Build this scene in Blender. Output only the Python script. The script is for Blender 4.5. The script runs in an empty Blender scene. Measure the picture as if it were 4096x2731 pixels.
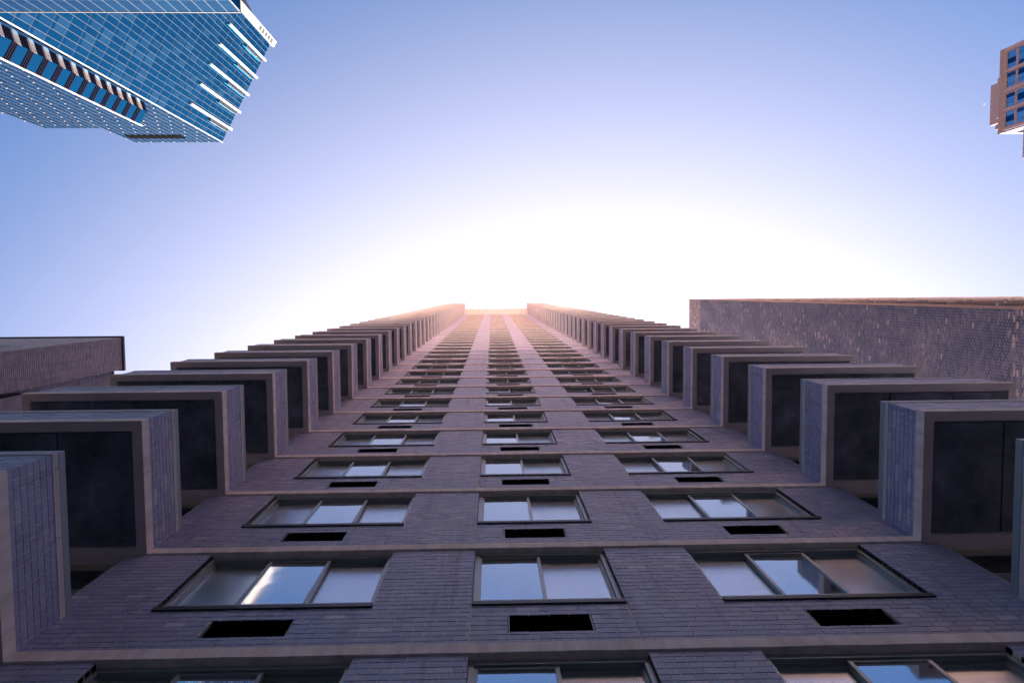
import bpy, math, random
from mathutils import Matrix, Vector, noise
random.seed(7)
R = math.radians
S = bpy.context.scene
COL = S.collection

# ------------------------------------------------------------------ camera
CAMZ = 1.6
def axis(a, b, c):
    """right / up / forward rows of the camera, in world space"""
    base = Matrix(((1, 0, 0), (0, -1, 0), (0, 0, 1)))
    return Matrix.Rotation(c, 3, 'Z') @ Matrix.Rotation(b, 3, 'Y') @ Matrix.Rotation(a, 3, 'X') @ base
AX = axis(-0.06371129, -0.02547396, 0.00931694)
FPX = 3008.5                                   # focal length in photo pixels (4096 wide)
cam = bpy.data.cameras.new('camera')
camo = bpy.data.objects.new('camera', cam)
COL.objects.link(camo)
cam.sensor_width = 36.0
cam.sensor_fit = 'HORIZONTAL'
cam.lens = FPX / 4096 * 36.0
cam.clip_start = 0.05
cam.clip_end = 4000
r_, u_, f_ = AX[0], AX[1], AX[2]
M4 = Matrix(((r_[0], u_[0], -f_[0], 0), (r_[1], u_[1], -f_[1], 0), (r_[2], u_[2], -f_[2], CAMZ), (0, 0, 0, 1)))
camo.matrix_world = M4
S.camera = camo
def project(p):
    q = AX @ Vector((p[0], p[1], p[2] - CAMZ))
    if q[2] < 0.1:
        return None
    return 2048 + FPX * q[0] / q[2], 1365.5 - FPX * q[1] / q[2]

# ------------------------------------------------------------------ sky and sun
SUN_EL, SUN_AZ = R(59), R(14)                  # azimuth from +Y towards +X
sun_dir = Vector((math.sin(SUN_AZ) * math.cos(SUN_EL), math.cos(SUN_AZ) * math.cos(SUN_EL), math.sin(SUN_EL)))
W = bpy.data.worlds.new('World')
S.world = W
W.use_nodes = True
nt = W.node_tree
nt.nodes.clear()
def nd(tree, t, **k):
    n = tree.nodes.new(t)
    for a, v in k.items():
        setattr(n, a, v)
    return n
sky = nd(nt, 'ShaderNodeTexSky', sky_type='NISHITA')
sky.sun_disc = False
sky.sun_elevation = SUN_EL
sky.sun_rotation = SUN_AZ
sky.air_density = 1.0
sky.dust_density = 0.4
sky.ozone_density = 2.0
bg = nd(nt, 'ShaderNodeBackground')
bg.inputs['Strength'].default_value = 0.0515
# hazy aureole round the sun (forward scattering), on top of the clear sky
geo = nd(nt, 'ShaderNodeTexCoord')
dot = nd(nt, 'ShaderNodeVectorMath', operation='DOT_PRODUCT')
nrm = nd(nt, 'ShaderNodeVectorMath', operation='NORMALIZE')
nt.links.new(geo.outputs['Generated'], nrm.inputs[0])
nt.links.new(nrm.outputs[0], dot.inputs[0])
dot.inputs[1].default_value = sun_dir
mr = nd(nt, 'ShaderNodeMapRange')
mr.inputs['From Min'].default_value = 0.0
mr.inputs['From Max'].default_value = 1.0
nt.links.new(dot.outputs['Value'], mr.inputs['Value'])
def lobe(power, color):
    p = nd(nt, 'ShaderNodeMath', operation='POWER')
    p.inputs[1].default_value = power
    nt.links.new(mr.outputs[0], p.inputs[0])
    m = nd(nt, 'ShaderNodeMixRGB', blend_type='MIX')
    m.inputs['Color1'].default_value = (0, 0, 0, 1)
    m.inputs['Color2'].default_value = tuple(color) + (1,)
    nt.links.new(p.outputs[0], m.inputs['Fac'])
    return m.outputs[0]
def addc(a, b):
    n = nd(nt, 'ShaderNodeMixRGB', blend_type='ADD')
    n.inputs['Fac'].default_value = 1.0
    nt.links.new(a, n.inputs['Color1'])
    nt.links.new(b, n.inputs['Color2'])
    return n.outputs[0]
tint = nd(nt, 'ShaderNodeMixRGB', blend_type='MULTIPLY')        # cool white balance of the sky
tint.inputs['Fac'].default_value = 1.0
tint.inputs['Color2'].default_value = (0.075, 0.305, 0.47, 1)
nt.links.new(sky.outputs[0], tint.inputs['Color1'])
tot = addc(tint.outputs[0], lobe(4.8, (6.1, 4.75, 4.0)))
nt.links.new(tot, bg.inputs['Color'])
out = nd(nt, 'ShaderNodeOutputWorld')
nt.links.new(bg.outputs[0], out.inputs[0])

sun = bpy.data.lights.new('sun', 'SUN')
sun.energy = 5.0
sun.angle = R(0.53)
sun.color = (1.0, 0.93, 0.84)
suno = bpy.data.objects.new('sun', sun)
COL.objects.link(suno)
suno.location = (20, 40, 150)
suno.rotation_euler = sun_dir.to_track_quat('Z', 'Y').to_euler()

vs = S.view_settings
vs.view_transform = 'Standard'
vs.look = 'None'
vs.exposure = 3.1
vs.gamma = 1.0
vs.use_curve_mapping = False
S.render.engine = 'CYCLES'
S.cycles.max_bounces = 7
S.cycles.diffuse_bounces = 4
S.cycles.glossy_bounces = 3
S.cycles.transparent_max_bounces = 8

# ------------------------------------------------------------------ materials
def base_mat(name):
    m = bpy.data.materials.new(name)
    m.use_nodes = True
    t = m.node_tree
    return m, t, t.nodes['Principled BSDF']
def mixc(t, fac, c1, c2, blend='MIX'):
    n = nd(t, 'ShaderNodeMixRGB', blend_type=blend)
    for s, v in (('Fac', fac), ('Color1', c1), ('Color2', c2)):
        if hasattr(v, 'is_linked') or hasattr(v, 'links'):
            t.links.new(v, n.inputs[s])
        elif isinstance(v, (tuple, list)):
            n.inputs[s].default_value = tuple(v) + ((1,) if len(v) == 3 else ())
        else:
            n.inputs[s].default_value = v
    return n.outputs[0]
def noise_tex(t, scale, detail=4, rough=0.6, dim=None, vec=None, stretch=None):
    n = nd(t, 'ShaderNodeTexNoise')
    n.inputs['Scale'].default_value = scale
    n.inputs['Detail'].default_value = detail
    n.inputs['Roughness'].default_value = rough
    if vec is None:
        g = nd(t, 'ShaderNodeNewGeometry')
        vec = g.outputs['Position']
    if stretch:
        mp = nd(t, 'ShaderNodeMapping')
        mp.inputs['Scale'].default_value = stretch
        t.links.new(vec, mp.inputs['Vector'])
        vec = mp.outputs[0]
    t.links.new(vec, n.inputs['Vector'])
    return n.outputs['Fac']
def ramp(t, fac, stops):
    n = nd(t, 'ShaderNodeValToRGB')
    e = n.color_ramp.elements
    while len(e) < len(stops):
        e.new(0.5)
    for el, (p, c) in zip(e, stops):
        el.position = p
        el.color = tuple(c) + (1,)
    t.links.new(fac, n.inputs['Fac'])
    return n.outputs['Color']
def bump(t, b, h, dist=0.004, strength=0.5):
    n = nd(t, 'ShaderNodeBump')
    n.inputs['Distance'].default_value = dist
    n.inputs['Strength'].default_value = strength
    t.links.new(h, n.inputs['Height'])
    t.links.new(n.outputs[0], b.inputs['Normal'])

def concrete(name, c, dark=0.72, streak=True, rough=0.85, blotch=False):
    m, t, b = base_mat(name)
    n1 = noise_tex(t, 2.2, 5)
    col = mixc(t, n1, tuple(x * dark for x in c), tuple(min(1, x * 1.18) for x in c))
    if streak:
        n2 = noise_tex(t, 1.0, 4, 0.6, stretch=(9, 9, 0.7))
        k = ramp(t, n2, ((0.35, (0.62, 0.60, 0.60)), (0.62, (1, 1, 1))))
        col = mixc(t, 0.55, col, k, 'MULTIPLY')
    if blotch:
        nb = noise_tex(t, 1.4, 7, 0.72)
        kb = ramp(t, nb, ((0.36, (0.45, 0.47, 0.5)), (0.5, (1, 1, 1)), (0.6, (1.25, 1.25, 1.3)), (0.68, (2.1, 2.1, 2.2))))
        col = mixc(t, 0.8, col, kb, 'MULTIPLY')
    n3 = noise_tex(t, 60, 3)
    k3 = ramp(t, n3, ((0.30, (0.45, 0.43, 0.43)), (0.37, (1, 1, 1))))
    col = mixc(t, 0.5, col, k3, 'MULTIPLY')
    t.links.new(col, b.inputs['Base Color'])
    b.inputs['Roughness'].default_value = rough
    b.inputs['Specular IOR Level'].default_value = 0.25
    bump(t, b, n3, 0.003, 0.5)
    return m
def bricks(name, stops, single=False, rough=0.55, blot=(0.8, 1.15)):
    """painted per brick: 'tone' face attribute (joined) or the object's random (single bricks)"""
    m, t, b = base_mat(name)
    if single:
        src = nd(t, 'ShaderNodeObjectInfo').outputs['Random']
    else:
        a = nd(t, 'ShaderNodeAttribute')
        a.attribute_name = 'tone'
        src = a.outputs['Fac']
    col = ramp(t, src, stops)
    n1 = noise_tex(t, 1.1, 5)
    f = mixc(t, n1, (blot[0],) * 3, (blot[1],) * 3)
    col = mixc(t, 1.0, col, f, 'MULTIPLY')
    st = noise_tex(t, 1.0, 5, 0.65, stretch=(6, 6, 0.35))
    fs = ramp(t, st, ((0.30, (0.55, 0.56, 0.60)), (0.47, (1, 1, 1)), (0.70, (1, 1, 1)), (0.78, (1.22, 1.2, 1.18))))
    col = mixc(t, 0.75, col, fs, 'MULTIPLY')
    n2 = noise_tex(t, 45, 4, 0.7)
    f2 = ramp(t, n2, ((0.28, (0.55, 0.52, 0.52)), (0.5, (1, 1, 1)), (0.74, (1.0, 1.0, 1.0)), (0.8, (1.35, 1.3, 1.25))))
    col = mixc(t, 0.7, col, f2, 'MULTIPLY')
    t.links.new(col, b.inputs['Base Color'])
    b.inputs['Roughness'].default_value = rough
    b.inputs['Specular IOR Level'].default_value = 0.4
    bump(t, b, n2, 0.003, 0.6)
    return m
def brick_texture(name, c1, c2, mort, bw, rh, ax='xz', rough=0.65, bias=0.0):
    """far brickwork: coursing too small to pick apart"""
    m, t, b = base_mat(name)
    g = nd(t, 'ShaderNodeNewGeometry')
    sp = nd(t, 'ShaderNodeSeparateXYZ')
    t.links.new(g.outputs['Position'], sp.inputs[0])
    cb = nd(t, 'ShaderNodeCombineXYZ')
    if ax == 'xz':
        t.links.new(sp.outputs['X'], cb.inputs['X'])
    elif ax == 'yz':
        t.links.new(sp.outputs['Y'], cb.inputs['X'])
    else:                                       # walls of both directions
        s = nd(t, 'ShaderNodeMath', operation='ADD')
        t.links.new(sp.outputs['X'], s.inputs[0])
        t.links.new(sp.outputs['Y'], s.inputs[1])
        t.links.new(s.outputs[0], cb.inputs['X'])
    t.links.new(sp.outputs['Z'], cb.inputs['Y'])
    br = nd(t, 'ShaderNodeTexBrick')
    t.links.new(cb.outputs[0], br.inputs['Vector'])
    br.inputs['Color1'].default_value = tuple(c1) + (1,)
    br.inputs['Color2'].default_value = tuple(c2) + (1,)
    br.inputs['Mortar'].default_value = tuple(mort) + (1,)
    br.inputs['Scale'].default_value = 1.0
    br.inputs['Mortar Size'].default_value = 0.006
    br.inputs['Bias'].default_value = bias
    br.inputs['Brick Width'].default_value = bw
    br.inputs['Row Height'].default_value = rh
    n1 = noise_tex(t, 0.8, 5)
    f = mixc(t, n1, (0.75,) * 3, (1.2,) * 3)
    col = mixc(t, 1.0, br.outputs['Color'], f, 'MULTIPLY')
    t.links.new(col, b.inputs['Base Color'])
    b.inputs['Roughness'].default_value = rough
    b.inputs['Specular IOR Level'].default_value = 0.35
    bump(t, b, br.outputs['Fac'], -0.006, 0.6)
    return m
def plain(name, c, rough=0.5, metal=0.0, var=0.15, scale=3.0, spec=0.5):
    m, t, b = base_mat(name)
    n1 = noise_tex(t, scale, 4)
    col = mixc(t, n1, tuple(x * (1 - var) for x in c), tuple(min(1, x * (1 + var)) for x in c))
    t.links.new(col, b.inputs['Base Color'])
    b.inputs['Roughness'].default_value = rough
    b.inputs['Metallic'].default_value = metal
    b.inputs['Specular IOR Level'].default_value = spec
    return m
def clear_glass(name, tint=(0.50, 0.60, 0.64), ior=16.0, rough=0.02, wav=0.0002):
    m = bpy.data.materials.new(name)
    m.use_nodes = True
    t = m.node_tree
    t.nodes.remove(t.nodes['Principled BSDF'])
    o = t.nodes['Material Output']
    tr = nd(t, 'ShaderNodeBsdfTransparent')
    tr.inputs[0].default_value = tuple(tint) + (1,)
    gl = nd(t, 'ShaderNodeBsdfGlossy')
    gl.inputs['Color'].default_value = (0.93, 0.96, 1, 1)
    gl.inputs['Roughness'].default_value = rough
    fr = nd(t, 'ShaderNodeFresnel')
    fr.inputs['IOR'].default_value = ior
    mx = nd(t, 'ShaderNodeMixShader')
    n = noise_tex(t, 1.3, 2, 0.5)
    bp = nd(t, 'ShaderNodeBump')
    bp.inputs['Strength'].default_value = 1.0
    bp.inputs['Distance'].default_value = wav * 10
    t.links.new(n, bp.inputs['Height'])
    t.links.new(bp.outputs[0], gl.inputs['Normal'])
    # uneven pale film, added to whiten the panes like reflected sky
    df = nd(t, 'ShaderNodeBsdfDiffuse')
    df.inputs[0].default_value = (0.8, 0.8, 0.82, 1)
    mx2 = nd(t, 'ShaderNodeMixShader')
    d = noise_tex(t, 2.0, 5, 0.65, stretch=(4, 4, 0.8))
    dr = nd(t, 'ShaderNodeMapRange')
    dr.inputs['From Min'].default_value = 0.4
    dr.inputs['From Max'].default_value = 0.8
    dr.inputs['To Max'].default_value = 0.12
    t.links.new(d, dr.inputs['Value'])
    t.links.new(fr.outputs[0], mx.inputs[0])
    t.links.new(tr.outputs[0], mx.inputs[1])
    t.links.new(gl.outputs[0], mx.inputs[2])
    t.links.new(dr.outputs[0], mx2.inputs[0])
    t.links.new(mx.outputs[0], mx2.inputs[1])
    t.links.new(df.outputs[0], mx2.inputs[2])
    t.links.new(mx2.outputs[0], o.inputs[0])
    return m
def tinted_glass(name, lo, hi, rough=0.04, single=False, metal=0.85):
    """coated curtain-wall glass: a tinted mirror that varies from pane to pane"""
    m, t, b = base_mat(name)
    if single:
        src = nd(t, 'ShaderNodeObjectInfo').outputs['Random']
    else:
        a = nd(t, 'ShaderNodeAttribute')
        a.attribute_name = 'tone'
        src = a.outputs['Fac']
    col = ramp(t, src, ((0.0, lo), (0.7, tuple(x * 1.15 for x in lo)), (0.9, hi), (1.0, hi)))
    t.nodes.remove(b)
    g = nd(t, 'ShaderNodeBsdfGlossy')
    g.inputs['Roughness'].default_value = rough
    t.links.new(col, g.inputs['Color'])
    n = noise_tex(t, 0.35, 3, 0.5)
    bump(t, g, n, 0.03, 0.25)
    t.links.new(g.outputs[0], t.nodes['Material Output'].inputs[0])
    return m

TB = ((0.0, (0.285, 0.295, 0.50)), (0.5, (0.32, 0.33, 0.54)), (0.95, (0.355, 0.364, 0.575)), (1.0, (0.50, 0.49, 0.66)))
MT = {}
MT['brick'] = bricks('tower_brick', TB, rough=0.5)
MT['brick1'] = bricks('tower_brick_single', TB, True, rough=0.5)
MT['mortar'] = concrete('mortar', (0.62, 0.57, 0.60), streak=False)
MT['far_brick'] = brick_texture('far_tower_brick', TB[1][1], TB[2][1], (0.42, 0.37, 0.38), 0.2032, 0.10224, 'xy')
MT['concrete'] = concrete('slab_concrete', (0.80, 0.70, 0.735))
MT['soffit'] = concrete('soffit_shade_concrete', (0.52, 0.465, 0.53), streak=False)  # darker copy of the slab concrete, underside shade put into its colour
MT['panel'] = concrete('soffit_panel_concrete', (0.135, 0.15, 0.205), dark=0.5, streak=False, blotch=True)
MT['alu'] = plain('window_aluminium', (0.30, 0.33, 0.37), 0.42, 0.55)
MT['dark_alu'] = plain('dark_aluminium', (0.035, 0.04, 0.05), 0.45, 0.4)
MT['rail'] = plain('rail_paint', (0.24, 0.29, 0.35), 0.45, 0.2)
MT['black'] = plain('vent_black', (0.004, 0.004, 0.005), 0.7, 0, .1, 3, 0.0)
MT['glass'] = clear_glass('window_glass', rough=0.05)
MT['frosted'] = clear_glass('hazy_window_glass', tint=(0.42, 0.50, 0.55), rough=0.24)
MT['blind'] = plain('blind_fabric', (0.85, 0.85, 0.84), 0.8, 0, 0.04, 6)
MT['room'] = plain('room_paint', (0.40, 0.37, 0.34), 0.9, 0, 0.1, 1)
MT['flash'] = plain('flashing', (0.72, 0.68, 0.66), 0.5, 0, 0.1, 20)
NB = ((0.0, (0.048, 0.046, 0.080)), (0.35, (0.095, 0.082, 0.120)), (0.65, (0.16, 0.125, 0.155)), (0.9, (0.26, 0.175, 0.175)), (1.0, (0.55, 0.35, 0.27)))
MT['nbrick'] = bricks('mottled_brick', NB, rough=0.7, blot=(0.65, 1.3))
MT['nbrick1'] = bricks('mottled_brick_single', NB, True, rough=0.7, blot=(0.65, 1.3))
MT['nmortar'] = concrete('pale_mortar', (0.40, 0.355, 0.37), streak=False)
MT['nfar'] = brick_texture('far_mottled_brick', NB[1][1], NB[3][1], (0.45, 0.39, 0.36), 0.2032, 0.0813, 'xy')
LB = ((0.0, (0.118, 0.120, 0.170)), (0.5, (0.145, 0.147, 0.203)), (1.0, (0.175, 0.176, 0.237)))
MT['lbrick'] = bricks('grey_brick', LB, rough=0.6)
MT['lbrick1'] = bricks('grey_brick_single', LB, True, rough=0.6)
MT['lmortar'] = concrete('dark_mortar', (0.10, 0.085, 0.09), streak=False)
MT['lfar'] = brick_texture('far_grey_brick', LB[0][1], LB[2][1], (0.1, 0.085, 0.09), 0.2032, 0.1016, 'xy')
MT['cg'] = tinted_glass('curtain_glass', (0.006, 0.070, 0.155), (0.030, 0.115, 0.21))
MT['cg_pale'] = tinted_glass('pale_curtain_glass', (0.040, 0.125, 0.22), (0.05, 0.14, 0.24), rough=0.10)  # paler curtain glass, with sun glow on the fronts put into the tint
MT['mull'] = plain('pale_mullion', (0.06, 0.065, 0.07), 0.5, 0.2)
MT['bracket'] = plain('bracket_metal', (0.20, 0.195, 0.19), 0.5)
MT['violet'] = plain('dark_railing', (0.008, 0.009, 0.020), 0.8, 0, .1, 3, 0.0)
MT['skyglass'] = tinted_glass('pale_office_glass', (0.22, 0.42, 0.55), (0.30, 0.48, 0.58))
MT['white'] = plain('white_panel', (0.27, 0.26, 0.25), 0.5, 0, 0.05)
MT['tan'] = concrete('tan_masonry', (0.108, 0.094, 0.13))
MT['tan_d'] = concrete('tan_masonry_pier', (0.088, 0.076, 0.105))
MT['city'] = concrete('city_bounce_ground', (0.70, 0.40, 0.25), streak=False)  # unseen ground, coloured warm and pale to bounce sunlight onto the upper floors
MT['asphalt'] = plain('asphalt', (0.05, 0.05, 0.052), 0.9, 0, 0.25, 8)
MT['paving'] = concrete('paving', (0.12, 0.12, 0.125), streak=False)
MT['roof'] = plain('pale_bounce_roof', (0.66, 0.58, 0.50), 0.9)  # unseen roofs, made pale to bounce sunlight upwards

# ------------------------------------------------------------------ mesh helpers
class MB:
    def __init__(s):
        s.v, s.f, s.t, s.m = [], [], [], []
    def box(s, x0, x1, y0, y1, z0, z1, tone=0.5, skip='', mi=0):
        n = len(s.v)
        s.v += [(x0, y0, z0), (x1, y0, z0), (x1, y1, z0), (x0, y1, z0), (x0, y0, z1), (x1, y0, z1), (x1, y1, z1), (x0, y1, z1)]
        for k, q in (('d', (0, 3, 2, 1)), ('u', (4, 5, 6, 7)), ('f', (0, 1, 5, 4)), ('r', (1, 2, 6, 5)), ('b', (2, 3, 7, 6)), ('l', (3, 0, 4, 7))):
            if k not in skip:
                s.f.append(tuple(n + i for i in q))
                s.t.append(tone)
                s.m.append(mi)
        return s
    def prism(s, pts, z0, z1, tone=0.5, caps=True, mi=0):
        """vertical prism on a plan polygon (counter-clockwise)"""
        n = len(s.v)
        k = len(pts)
        s.v += [(x, y, z0) for x, y in pts] + [(x, y, z1) for x, y in pts]
        for i in range(k):
            j = (i + 1) % k
            s.f.append((n + i, n + j, n + k + j, n + k + i)); s.t.append(tone); s.m.append(mi)
        if caps:
            s.f.append(tuple(n + k + i for i in range(k))); s.t.append(tone); s.m.append(mi)
            s.f.append(tuple(n + i for i in reversed(range(k)))); s.t.append(tone); s.m.append(mi)
        return s
    def mesh(s, name, *mats):
        me = bpy.data.meshes.new(name)
        me.from_pydata(s.v, [], s.f)
        for m in mats:
            me.materials.append(m)
        if len(mats) > 1:
            me.polygons.foreach_set('material_index', s.m)
        a = me.attributes.new('tone', 'FLOAT', 'FACE')
        a.data.foreach_set('value', s.t)
        me.update()
        return me
WORLD = {}
def obj(name, data, parent=None, loc=(0, 0, 0)):
    """link an object; loc is the world position of its origin"""
    o = bpy.data.objects.new(name, data)
    COL.objects.link(o)
    l = Vector(loc)
    WORLD[o.name] = l
    if parent is not None:
        o.parent = parent
        o.location = l - WORLD[parent.name]
    else:
        o.location = l
    return o
def thing(name, label, cat, loc, group=None):
    o = obj(name, None, None, loc)
    o.empty_display_size = 0.5
    o['label'] = label
    o['category'] = cat
    if group:
        o['group'] = group
    return o
def stuff(o):
    o['kind'] = 'stuff'
    return o
def structure(name, me, label=None):
    o = obj(name, me)
    o['kind'] = 'structure'
    if label:
        o['label'] = label
    return o

def lay(u0, u1, v0, v1, openings, blen, crs, joint=0.012, off=0.0, minw=0.02):
    """running bond on a rectangle; gives (u0,u1,v0,v1,whole) clipped by the openings"""
    res = []
    n = max(1, round((v1 - v0) / crs))
    ch = (v1 - v0) / n
    for r in range(n):
        a, b = v0 + r * ch + joint / 2, v0 + (r + 1) * ch - joint / 2
        ops = [o for o in openings if o[2] < b and o[3] > a]
        start = u0 - (blen / 2 if r % 2 else 0) - off
        k = 0
        while True:
            s0 = start + k * blen
            k += 1
            if s0 >= u1:
                break
            ua, ub = max(u0, s0) + joint / 2, min(u1, s0 + blen) - joint / 2
            if ub - ua < minw:
                continue
            cuts = [ua, ub]
            for o in ops:
                for e in (o[0], o[1]):
                    if ua < e < ub:
                        cuts.append(e)
            cuts.sort()
            for p, q in zip(cuts, cuts[1:]):
                if q - p < minw:
                    continue
                mid = (p + q) / 2
                aa, bb = a, b
                for o in ops:
                    if o[0] < mid < o[1]:
                        if o[2] <= aa and o[3] >= bb:
                            bb = aa
                        elif o[2] > aa:
                            bb = min(bb, o[2])
                        else:
                            aa = max(aa, o[3])
                if bb - aa > 0.012:
                    res.append((p, q, aa, bb, abs((q - p) - (blen - joint)) < 1e-4 and abs((bb - aa) - (ch - joint)) < 1e-4))
    return res
def place_brick(mb, face, w, q, depth, tone):
    """face 'y-': plane y=w facing -Y; 'x-': plane x=w facing -X; 'x+': plane x=w facing +X"""
    u0, u1, v0, v1 = q[:4]
    j = random.uniform(-0.0016, 0.0016)
    if face == 'y-':
        mb.box(u0, u1, w + j, w + depth, v0, v1, tone, 'b')
    elif face == 'x-':
        mb.box(w + j, w + depth, u0, u1, v0, v1, tone, 'r')
    else:
        mb.box(w - depth, w - j, u0, u1, v0, v1, tone, 'l')
def brick_centre(face, w, q):
    u, v = (q[0] + q[1]) / 2, (q[2] + q[3]) / 2
    return (u, w, v) if face == 'y-' else (w, u, v)
def brick_pixels(face, w, q, dz=0.0):
    """size on the photo, to find the bricks that show largest"""
    pts = []
    for u in (q[0], q[1]):
        for v in (q[2], q[3]):
            p = (u, w, v + dz) if face == 'y-' else (w, u, v + dz)
            s = project(p)
            if s is None or not (-20 < s[0] < 4116 and -20 < s[1] < 2751):
                return 0
            pts.append(s)
    (a, b, c, d) = pts
    return abs((b[0] - a[0]) * (c[1] - a[1]) - (b[1] - a[1]) * (c[0] - a[0]))
def single_mesh(name, face, w, h, depth, mat):
    mb = MB()
    if face == 'y-':
        mb.box(-w / 2, w / 2, 0, depth, -h / 2, h / 2, 0.5, 'b')
    elif face == 'x-':
        mb.box(0, depth, -w / 2, w / 2, -h / 2, h / 2, 0.5, 'r')
    else:
        mb.box(-depth, 0, -w / 2, w / 2, -h / 2, h / 2, 0.5, 'l')
    return mb.mesh(name, mat)

# ------------------------------------------------------------------ ground
mb = MB()
mb.v = [(-1500, -1500, 0), (1500, -1500, 0), (1500, 1500, 0), (-1500, 1500, 0)]
mb.f = [(0, 1, 2, 3)]; mb.t = [0.5]; mb.m = [0]
structure('ground', mb.mesh('ground', MT['city']))
mb = MB().box(-300, 300, -15.5, -3.2, -0.05, 0.01)
mb.box(-60, 60, 3.0, 50, -0.05, 0.01)  # extra dark ground, added to cut warm bounce on the lower floors
mb.box(-60, 60, -48, -20.0, -0.05, 0.01)  # more added dark ground, holding back bounce from below
structure('road', mb.mesh('road', MT['asphalt']))
mb = MB().box(-300, 300, -3.2, 3.0, -0.05, 0.14)
structure('pavement', mb.mesh('pavement', MT['paving']))
mb = MB().box(-300, 300, -20.0, -15.5, -0.05, 0.14)
structure('opposite_pavement', mb.mesh('opposite_pavement', MT['paving']))

# ================================================================== the apartment tower
H = 2.743                       # storey
ZS = 6.493 + CAMZ               # underside of slab band k = 0
def zf(k): return ZS + k * H
YS, YB, YM = 3.172, 3.196, 3.2025            # slab front, brick face, mortar face
XL, XR, XLO, XRO = -4.304, 5.414, -7.435, 8.535
YF = YS - 1.654                              # balcony front
WL, WR = -4.545, 5.64                        # where the brick wall gives way to the balcony doors
TS = 0.185
KMIN, KTOP, KNEAR = -1, 40, 13
tower = thing('apartment_tower', 'tall brown brick apartment tower with stacked corner balconies and tan slab bands', 'apartment tower', ((XL + XR) / 2, YS, 0))
WIN = [(-3.50, -1.26, 3), (-0.245, 1.36, 2), (2.372, 4.605, 3)]
VENT = [(-2.805, -1.975), (0.118, 0.955), (3.10, 3.915)]
SILL0, SILL1, VZ0, VZ1 = 1.05, 1.13, 0.44, 0.815

# --- wall body (mortar bed behind the bricks near, coursed brickwork above)
def wall_boxes(mb, z, y):
    yb = 3.52
    z1 = z + H
    za = z + TS - 0.01
    edges = [WL] + [e for w in WIN for e in w[:2]] + [WR]
    for i in range(0, len(edges), 2):
        mb.box(edges[i], edges[i + 1], y, yb, za, z1 + 0.01)
    for (x0, x1, n), (v0, v1) in zip(WIN, VENT):
        mb.box(x0, x1, y, yb, z + VZ1, z + SILL0 + 0.02)
        mb.box(x0, x1, y, yb, za, z + VZ0)
        mb.box(x0, v0, y, yb, z + VZ0, z + VZ1)
        mb.box(v1, x1, y, yb, z + VZ0, z + VZ1)
mb = MB()
for k in range(KMIN, KNEAR):
    wall_boxes(mb, zf(k), YM)
obj('wall', mb.mesh('wall_bed', MT['mortar']), tower, (0, 0, 0))
mb = MB()
for k in range(KNEAR, KTOP):
    wall_boxes(mb, zf(k), YB)
o = obj('wall', mb.mesh('wall_upper', MT['far_brick']), tower, (0, 0, 0))

# --- bricks of the wall
SINGLE = []                                   # candidates (pixels, parent key, face, plane, rect)
wall_bricks = []
JOINTS = [(-0.256, -0.240), (1.357, 1.373)]   # control joints beside the middle windows
for k in range(KMIN, KNEAR):
    z = zf(k)
    ops = []
    for (x0, x1, n), (v0, v1) in zip(WIN, VENT):
        ops.append((x0, x1, z + SILL0, z + H + 1))
        ops.append((v0, v1, z + VZ0, z + VZ1))
    for a, b in JOINTS:
        ops.append((a, b, z, z + SILL0))
    for q in lay(WL, WR, z + TS, z + H, ops, 0.2032, 0.10224, off=0.05 * (k % 3)):
        wall_bricks.append(q)
for q in wall_bricks:
    if q[4] and q[2] < zf(2):
        SINGLE.append((brick_pixels('y-', YB, q), 'wall', 'y-', YB, q))

# --- balcony geometry; local z = 0 at slab underside, world x / y
PZ0, PZ1 = TS + 0.004, 0.90                   # parapet bricks
def parapet_faces(xi, xo):
    """(face, plane, u0, u1) for the inner side, front and outer side"""
    left = xo < xi
    ins = 0.022
    fi = ('x+', xi - ins) if left else ('x-', xi + ins)
    fo = ('x-', xo + ins) if left else ('x+', xo - ins)
    x0, x1 = min(xi, xo) + ins, max(xi, xo) - ins
    return [(fi[0], fi[1], YF + ins, YM), ('y-', YF + ins, x0, x1), (fo[0], fo[1], YF + ins, YM)]
BF = {'left': (XL, XLO), 'right': (XR, XRO)}
BAL_BRICKS = {}
for side, (xi, xo) in BF.items():
    L = []
    for n, (face, w, u0, u1) in enumerate(parapet_faces(xi, xo)):
        for q in lay(u0, u1, PZ0, PZ1, [], 0.2032, 0.1016, off=0.1 * (n == 1)):
            L.append((face, w, q))
    BAL_BRICKS[side] = L
    for k in (0, 1, 2):
        for i, (face, w, q) in enumerate(L):
            if q[4]:
                qq = (q[0], q[1], q[2] + zf(k), q[3] + zf(k), q[4])
                SINGLE.append((brick_pixels(face, w, qq), (side, k, i), face, w, qq))
SINGLE.sort(key=lambda s: -s[0])
PICK = SINGLE[:300]
picked_wall = {id(s[4]) for s in PICK if s[1] == 'wall'}
picked_bal = {s[1] for s in PICK if s[1] != 'wall'}
mb = MB()
for q in wall_bricks:
    if id(q) not in picked_wall:
        place_brick(mb, 'y-', YB, q, 0.058, random.random())
stuff(obj('brickwork', mb.mesh('brickwork', MT['brick']), tower, (0, 0, 0)))
SM = {f: single_mesh('brick_' + n, f, 0.2032 - 0.012, 0.0898, 0.055, MT['brick1']) for f, n in (('y-', 'front'), ('x-', 'west'), ('x+', 'east'))}
for s in PICK:
    if s[1] == 'wall':
        obj('brick', SM['y-'], tower, brick_centre('y-', YB + random.uniform(-.0015, .0015), s[4]))

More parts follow.
